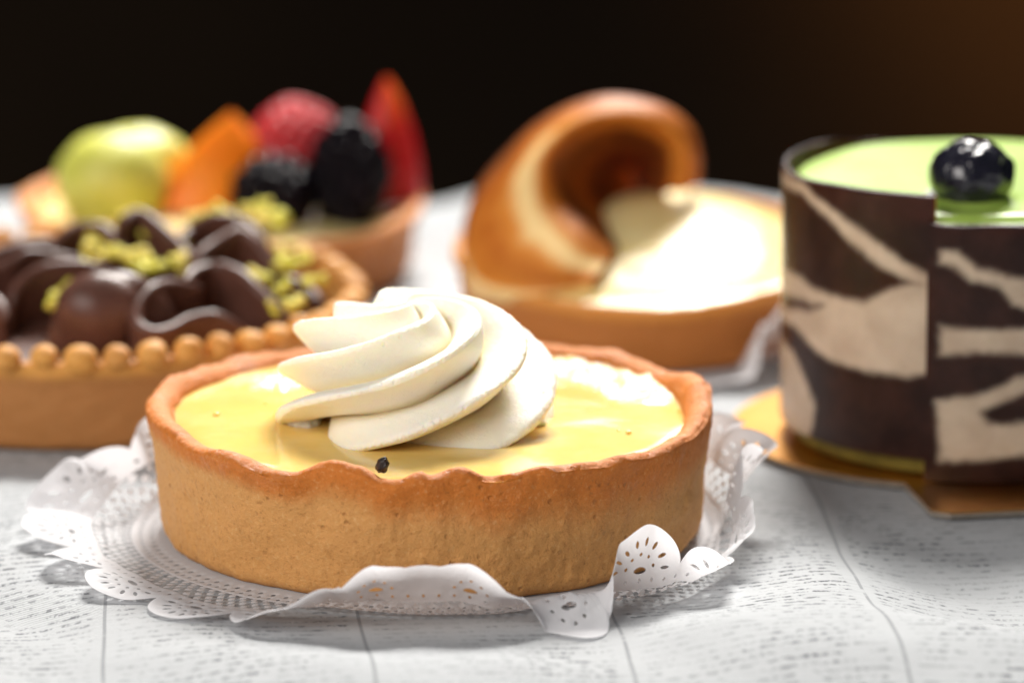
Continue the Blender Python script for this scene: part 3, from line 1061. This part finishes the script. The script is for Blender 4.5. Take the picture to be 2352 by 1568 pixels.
# ------------------------------------------------------------------ 5. chocolate cake on its gold card
B5 = np.array([T5[0], T5[1], 0.0])
R5 = 2.92
Z5 = 0.16
gb = thing('cake_board', 'shiny gold cardboard cake board with a pull tab under the striped chocolate cake', 'cake board', (T5[0] - 0.15, T5[1] + 0.4, 0.03))
out = []
RBD = 3.45
ta = math.radians(-80)                       # direction of the tab
wt = 1.65
for k in range(200):
    a = ta + math.pi * 2 * k / 200
    out.append((RBD * math.cos(a), RBD * math.sin(a)))
tab0 = ta - math.asin(wt / RBD)
out = []
a0, a1 = ta + math.asin(wt / RBD), ta + 2 * math.pi - math.asin(wt / RBD)
for a in np.linspace(a0, a1, 180):
    out.append((RBD * math.cos(a), RBD * math.sin(a)))
dx, dy = math.cos(ta), math.sin(ta)
nx_, ny_ = -dy, dx
TL = 4.75
for s_, e_ in ((-1, TL - 0.2), (-0.85, TL), (0.85, TL), (1, TL - 0.2)):
    out.append((dx * e_ + nx_ * wt * s_, dy * e_ + ny_ * wt * s_))


def slab(parent, name, outline, z0, z1, mat):
    n = len(outline)
    V = [(x, y, z0) for x, y in outline] + [(x, y, z1) for x, y in outline]
    fs = [tuple(range(n, 2 * n)), tuple(reversed(range(n)))]
    fs += [(i, (i + 1) % n, n + (i + 1) % n, n + i) for i in range(n)]
    return mesh(name, V, fs, mat, parent, smooth=False)


slab(gb, 'card_layer', out, 0.0, 0.075, M_card)
slab(gb, 'gold_foil', [(x * 1.004, y * 1.004) for x, y in out], 0.0775, 0.10, M_gold)

ck = thing('chocolate_cake', 'round cake wrapped in a dark and white marbled chocolate collar with green glaze', 'cake', (T5[0], T5[1], 0.13))
# sponge core
V = []
pr = [(0, 0), (2.5, 0), (2.70, 0.04), (2.76, 0.18), (2.74, 0.40), (2.70, 0.8), (2.70, 3.7), (0, 3.7)]
nt = 160
for i in range(nt):
    t = 2 * math.pi * i / nt
    for r, z in pr:
        k = 1 + 0.012 * nz(math.cos(t) * 5, math.sin(t) * 5, z * 3)
        V.append((r * k * math.cos(t), r * k * math.sin(t), z))
mesh('sponge_base', V, gridf(nt, len(pr), wrap_u=True), M_sponge, ck)

# marbled pattern, written in (degrees from the front, height) on the collar
def cu_(px, py):
    sn = np.clip((px - 2235) / 440.0, -1, 1)
    az = math.degrees(math.asin(sn))
    front = 1012 - 0.13 * 147 + 92 * math.cos(math.radians(az))
    return az, (front - py) / 147.0


WHITE_L = [
    [(1790, 395), (1830, 425), (1880, 470), (1960, 540), (2040, 600), (2120, 640), (2132, 680), (2060, 650), (1990, 610), (1930, 560), (1870, 500), (1830, 450), (1788, 430)],
    [(1790, 600), (1830, 640), (1900, 680), (1960, 690), (2000, 665), (2060, 650), (2140, 645), (2140, 810), (2110, 840), (2050, 852), (1970, 845), (1900, 825), (1850, 790), (1815, 745), (1790, 730)],
    [(1788, 770), (1815, 800), (1835, 850), (1862, 920), (1860, 970), (1840, 1010), (1788, 1010)],
]
DARK_L = [[(1788, 660), (1820, 690), (1880, 700), (1850, 712), (1810, 705), (1788, 690)],
          [(1840, 470), (1880, 500), (1940, 570), (1985, 620), (1975, 632), (1925, 590), (1870, 520)]]
WHITE_R = [
    [(2120, 570), (2160, 575), (2200, 610), (2260, 625), (2420, 640), (2560, 660), (2560, 760), (2420, 730), (2330, 715), (2270, 690), (2240, 650), (2180, 640), (2150, 610), (2120, 600)],
    [(2120, 735), (2200, 740), (2300, 745), (2420, 760), (2560, 800), (2560, 850), (2420, 800), (2300, 800), (2200, 795), (2120, 800)],
    [(2120, 900), (2200, 890), (2280, 850), (2352, 820), (2450, 820), (2560, 850), (2560, 1030), (2400, 1030), (2300, 1025), (2200, 1030), (2120, 1030)],
]
DARK_R = [[(2210, 930), (2260, 905), (2320, 880), (2420, 860), (2560, 870), (2560, 960), (2420, 940), (2330, 945), (2260, 955), (2225, 950)]]


def poly_sd(P, q):
    """signed distance, positive inside"""
    P = np.asarray(P, float)
    x, y = q[:, 0], q[:, 1]
    best = np.full(len(q), 1e9)
    ins = np.zeros(len(q), bool)
    for i in range(len(P)):
        a, b = P[i], P[(i + 1) % len(P)]
        e = b - a
        w = q - a
        t = np.clip((w @ e) / (e @ e + 1e-12), 0, 1)
        best = np.minimum(best, np.hypot(w[:, 0] - t * e[0], w[:, 1] - t * e[1]))
        cond = ((a[1] > y) != (b[1] > y))
        xi = a[0] + (y - a[1]) * e[0] / (e[1] if abs(e[1]) > 1e-12 else 1e-12)
        ins ^= cond & (x < xi)
    return np.where(ins, best, -best)


ZTOP = {-13: 4.22, -40: 4.20, -75: 4.12, -95: 4.10, -130: 4.10, -150: 3.98, -165: 3.90, 180: 3.86, 120: 3.80, 60: 3.80, 20: 3.82, 0: 3.84, -10: 3.82}


def collar():
    az = np.linspace(-18.5, -18.5 + 361, 620)   # runs right from the seam, all the way round, ending under it on the left
    nh = 150
    V, W = [], []
    deg = az.copy()
    for a in deg:
        k = (a + 18.5) / 361.0                   # 0 outer end, 1 inner end
        aw = (a + 180) % 360 - 180
        if k < 0.9:
            zt = float(interp_deg({d: v for d, v in ZTOP.items() if d != -13} | {-13: 3.82}, aw)) if k < 0.5 else float(interp_deg(ZTOP, aw))
        else:
            zt = float(interp_deg({**ZTOP, -10: 4.22, 0: 4.22, 20: 4.2}, aw))
        zb = 0.03 + 0.27 * smooth01(k, 0.55, 0.8)
        ro = R5 + 0.13 * smooth01(k, 0.35, 0.0)
        zt += 0.015 * nz(a * 0.05, 1, 2)
        wb = 0.02 * nz(a * 0.02, 0.3, 5)
        t = math.radians(a - 90)
        for s_, (rr) in ((0, 0.0), (1, -0.11)):
            pass
        for j in range(nh):                      # outer face up
            z = zb + (zt - zb) * j / (nh - 1)
            V.append(((ro + wb + 0.02 * (z / 4)) * math.cos(t), (ro + wb + 0.02 * (z / 4)) * math.sin(t), z))
        th_ = 0.10 if k < 0.9 else 0.10
        for j in range(10):                      # and down inside
            z = zt + 0.012 - (zt + 0.012 - zb) * (j / 9) ** 2
            r = ro + wb - th_
            V.append((r * math.cos(t), r * math.sin(t), z))
    V = np.array(V)
    n = len(deg)
    full = np.repeat(deg, nh + 10)
    aw = (full + 180) % 360 - 180
    kk = np.repeat((deg + 18.5) / 361.0, nh + 10)
    scale = R5 * math.pi / 180.0
    q = np.c_[aw * scale, V[:, 2]]
    wob_ = np.array([[0.06 * nz(p[0] * 1.1, p[1] * 1.1, 1.0), 0.06 * nz(p[0] * 1.3, p[1] * 1.3, 7.0)] for p in q])
    q = q + wob_

    def S_(polys):
        r = np.full(len(q), -9.0)
        for p in polys:
            PP = [(cu_(x, y)[0] * scale, cu_(x, y)[1]) for x, y in p]
            r = np.maximum(r, poly_sd(PP, q))
        return r
    left = np.minimum(S_(WHITE_L), -S_(DARK_L))
    right = np.minimum(S_(WHITE_R), -S_(DARK_R))
    back = np.array([0.6 * nz(p[0] * 0.35, p[1] * 0.9, 4.0) - 0.05 for p in q])
    w = np.where((aw > -18.7) & (kk < 0.3) & (aw < 52), right, np.where((kk > 0.7) & (aw > -92) & (aw < 5), left, back))
    return mesh('chocolate_collar', V, gridf(n, nh + 10), M_collar, ck, attrs={'white': w})


collar()
# green glaze, dished towards the rim with a meniscus under the berry
bp = at(2230, 462, 4.05) - np.array([T5[0], T5[1], 0.13])
V = []
nt, nr = 220, 70
for i in range(nt):
    t = 2 * math.pi * i / nt
    for j in range(nr):
        a = j / (nr - 1)
        r = 2.83 * a
        x, y = r * math.cos(t), r * math.sin(t)
        z = 3.92 + 0.05 * (1 - a * a) - 0.10 * smooth01(a, 0.94, 1.0) + 0.05 * smooth01(y, 1.0, 2.6)
        z += 0.025 * nz(x, y, 2.0, 0.8)
        d = math.hypot(x - bp[0], y - bp[1])
        z += 0.10 * math.exp(-(d / 0.62) ** 4)
        V.append((x, y, z))
mesh('green_glaze', V, gridf(nt, nr, wrap_u=True), M_green, ck)
# blueberry with calyx crown
n = 48
V = []
for i in range(n + 1):
    p = math.pi * i / n
    for j in range(2 * n):
        t = math.pi * j / n
        r = 0.62
        dz = math.cos(p)
        k = 1 + 0.03 * nz(math.sin(p) * math.cos(t) * 6, math.sin(p) * math.sin(t) * 6, dz * 6) + 0.035 * nz(math.sin(p) * math.cos(t) * 2.2, math.sin(p) * math.sin(t) * 2.2, dz * 2.2)
        q = np.array([math.sin(p) * math.cos(t) * r * k, math.sin(p) * math.sin(t) * r * k, dz * r * 0.88 * k])
        # shallow crown facing the right
        d = np.array([0.80, -0.45, 0.35])
        d /= np.linalg.norm(d)
        cosang = float(q @ d) / (np.linalg.norm(q) + 1e-9)
        ang = math.acos(max(-1, min(1, cosang)))
        q *= 1 - 0.22 * math.exp(-(ang / 0.20) ** 2) + 0.07 * math.exp(-((ang - 0.36) / 0.09) ** 2) * (0.6 + 0.4 * math.cos(5 * t))
        V.append(q + np.array([bp[0], bp[1], 4.04 + 0.26]))
mesh('blueberry', V, gridf(n + 1, 2 * n, wrap_v=True, flip=True), M_bloom, ck)
dp = at(2165, 458, 4.05) - np.array([T5[0], T5[1], 0.13])
blob(ck, M_glaredrop, (dp[0], dp[1], 3.98), (0.26, 0.22, 0.12), 'glare_drop', 2.0, 0.15, 1.5, 18)  # white drop added as the bright glare beside the berry
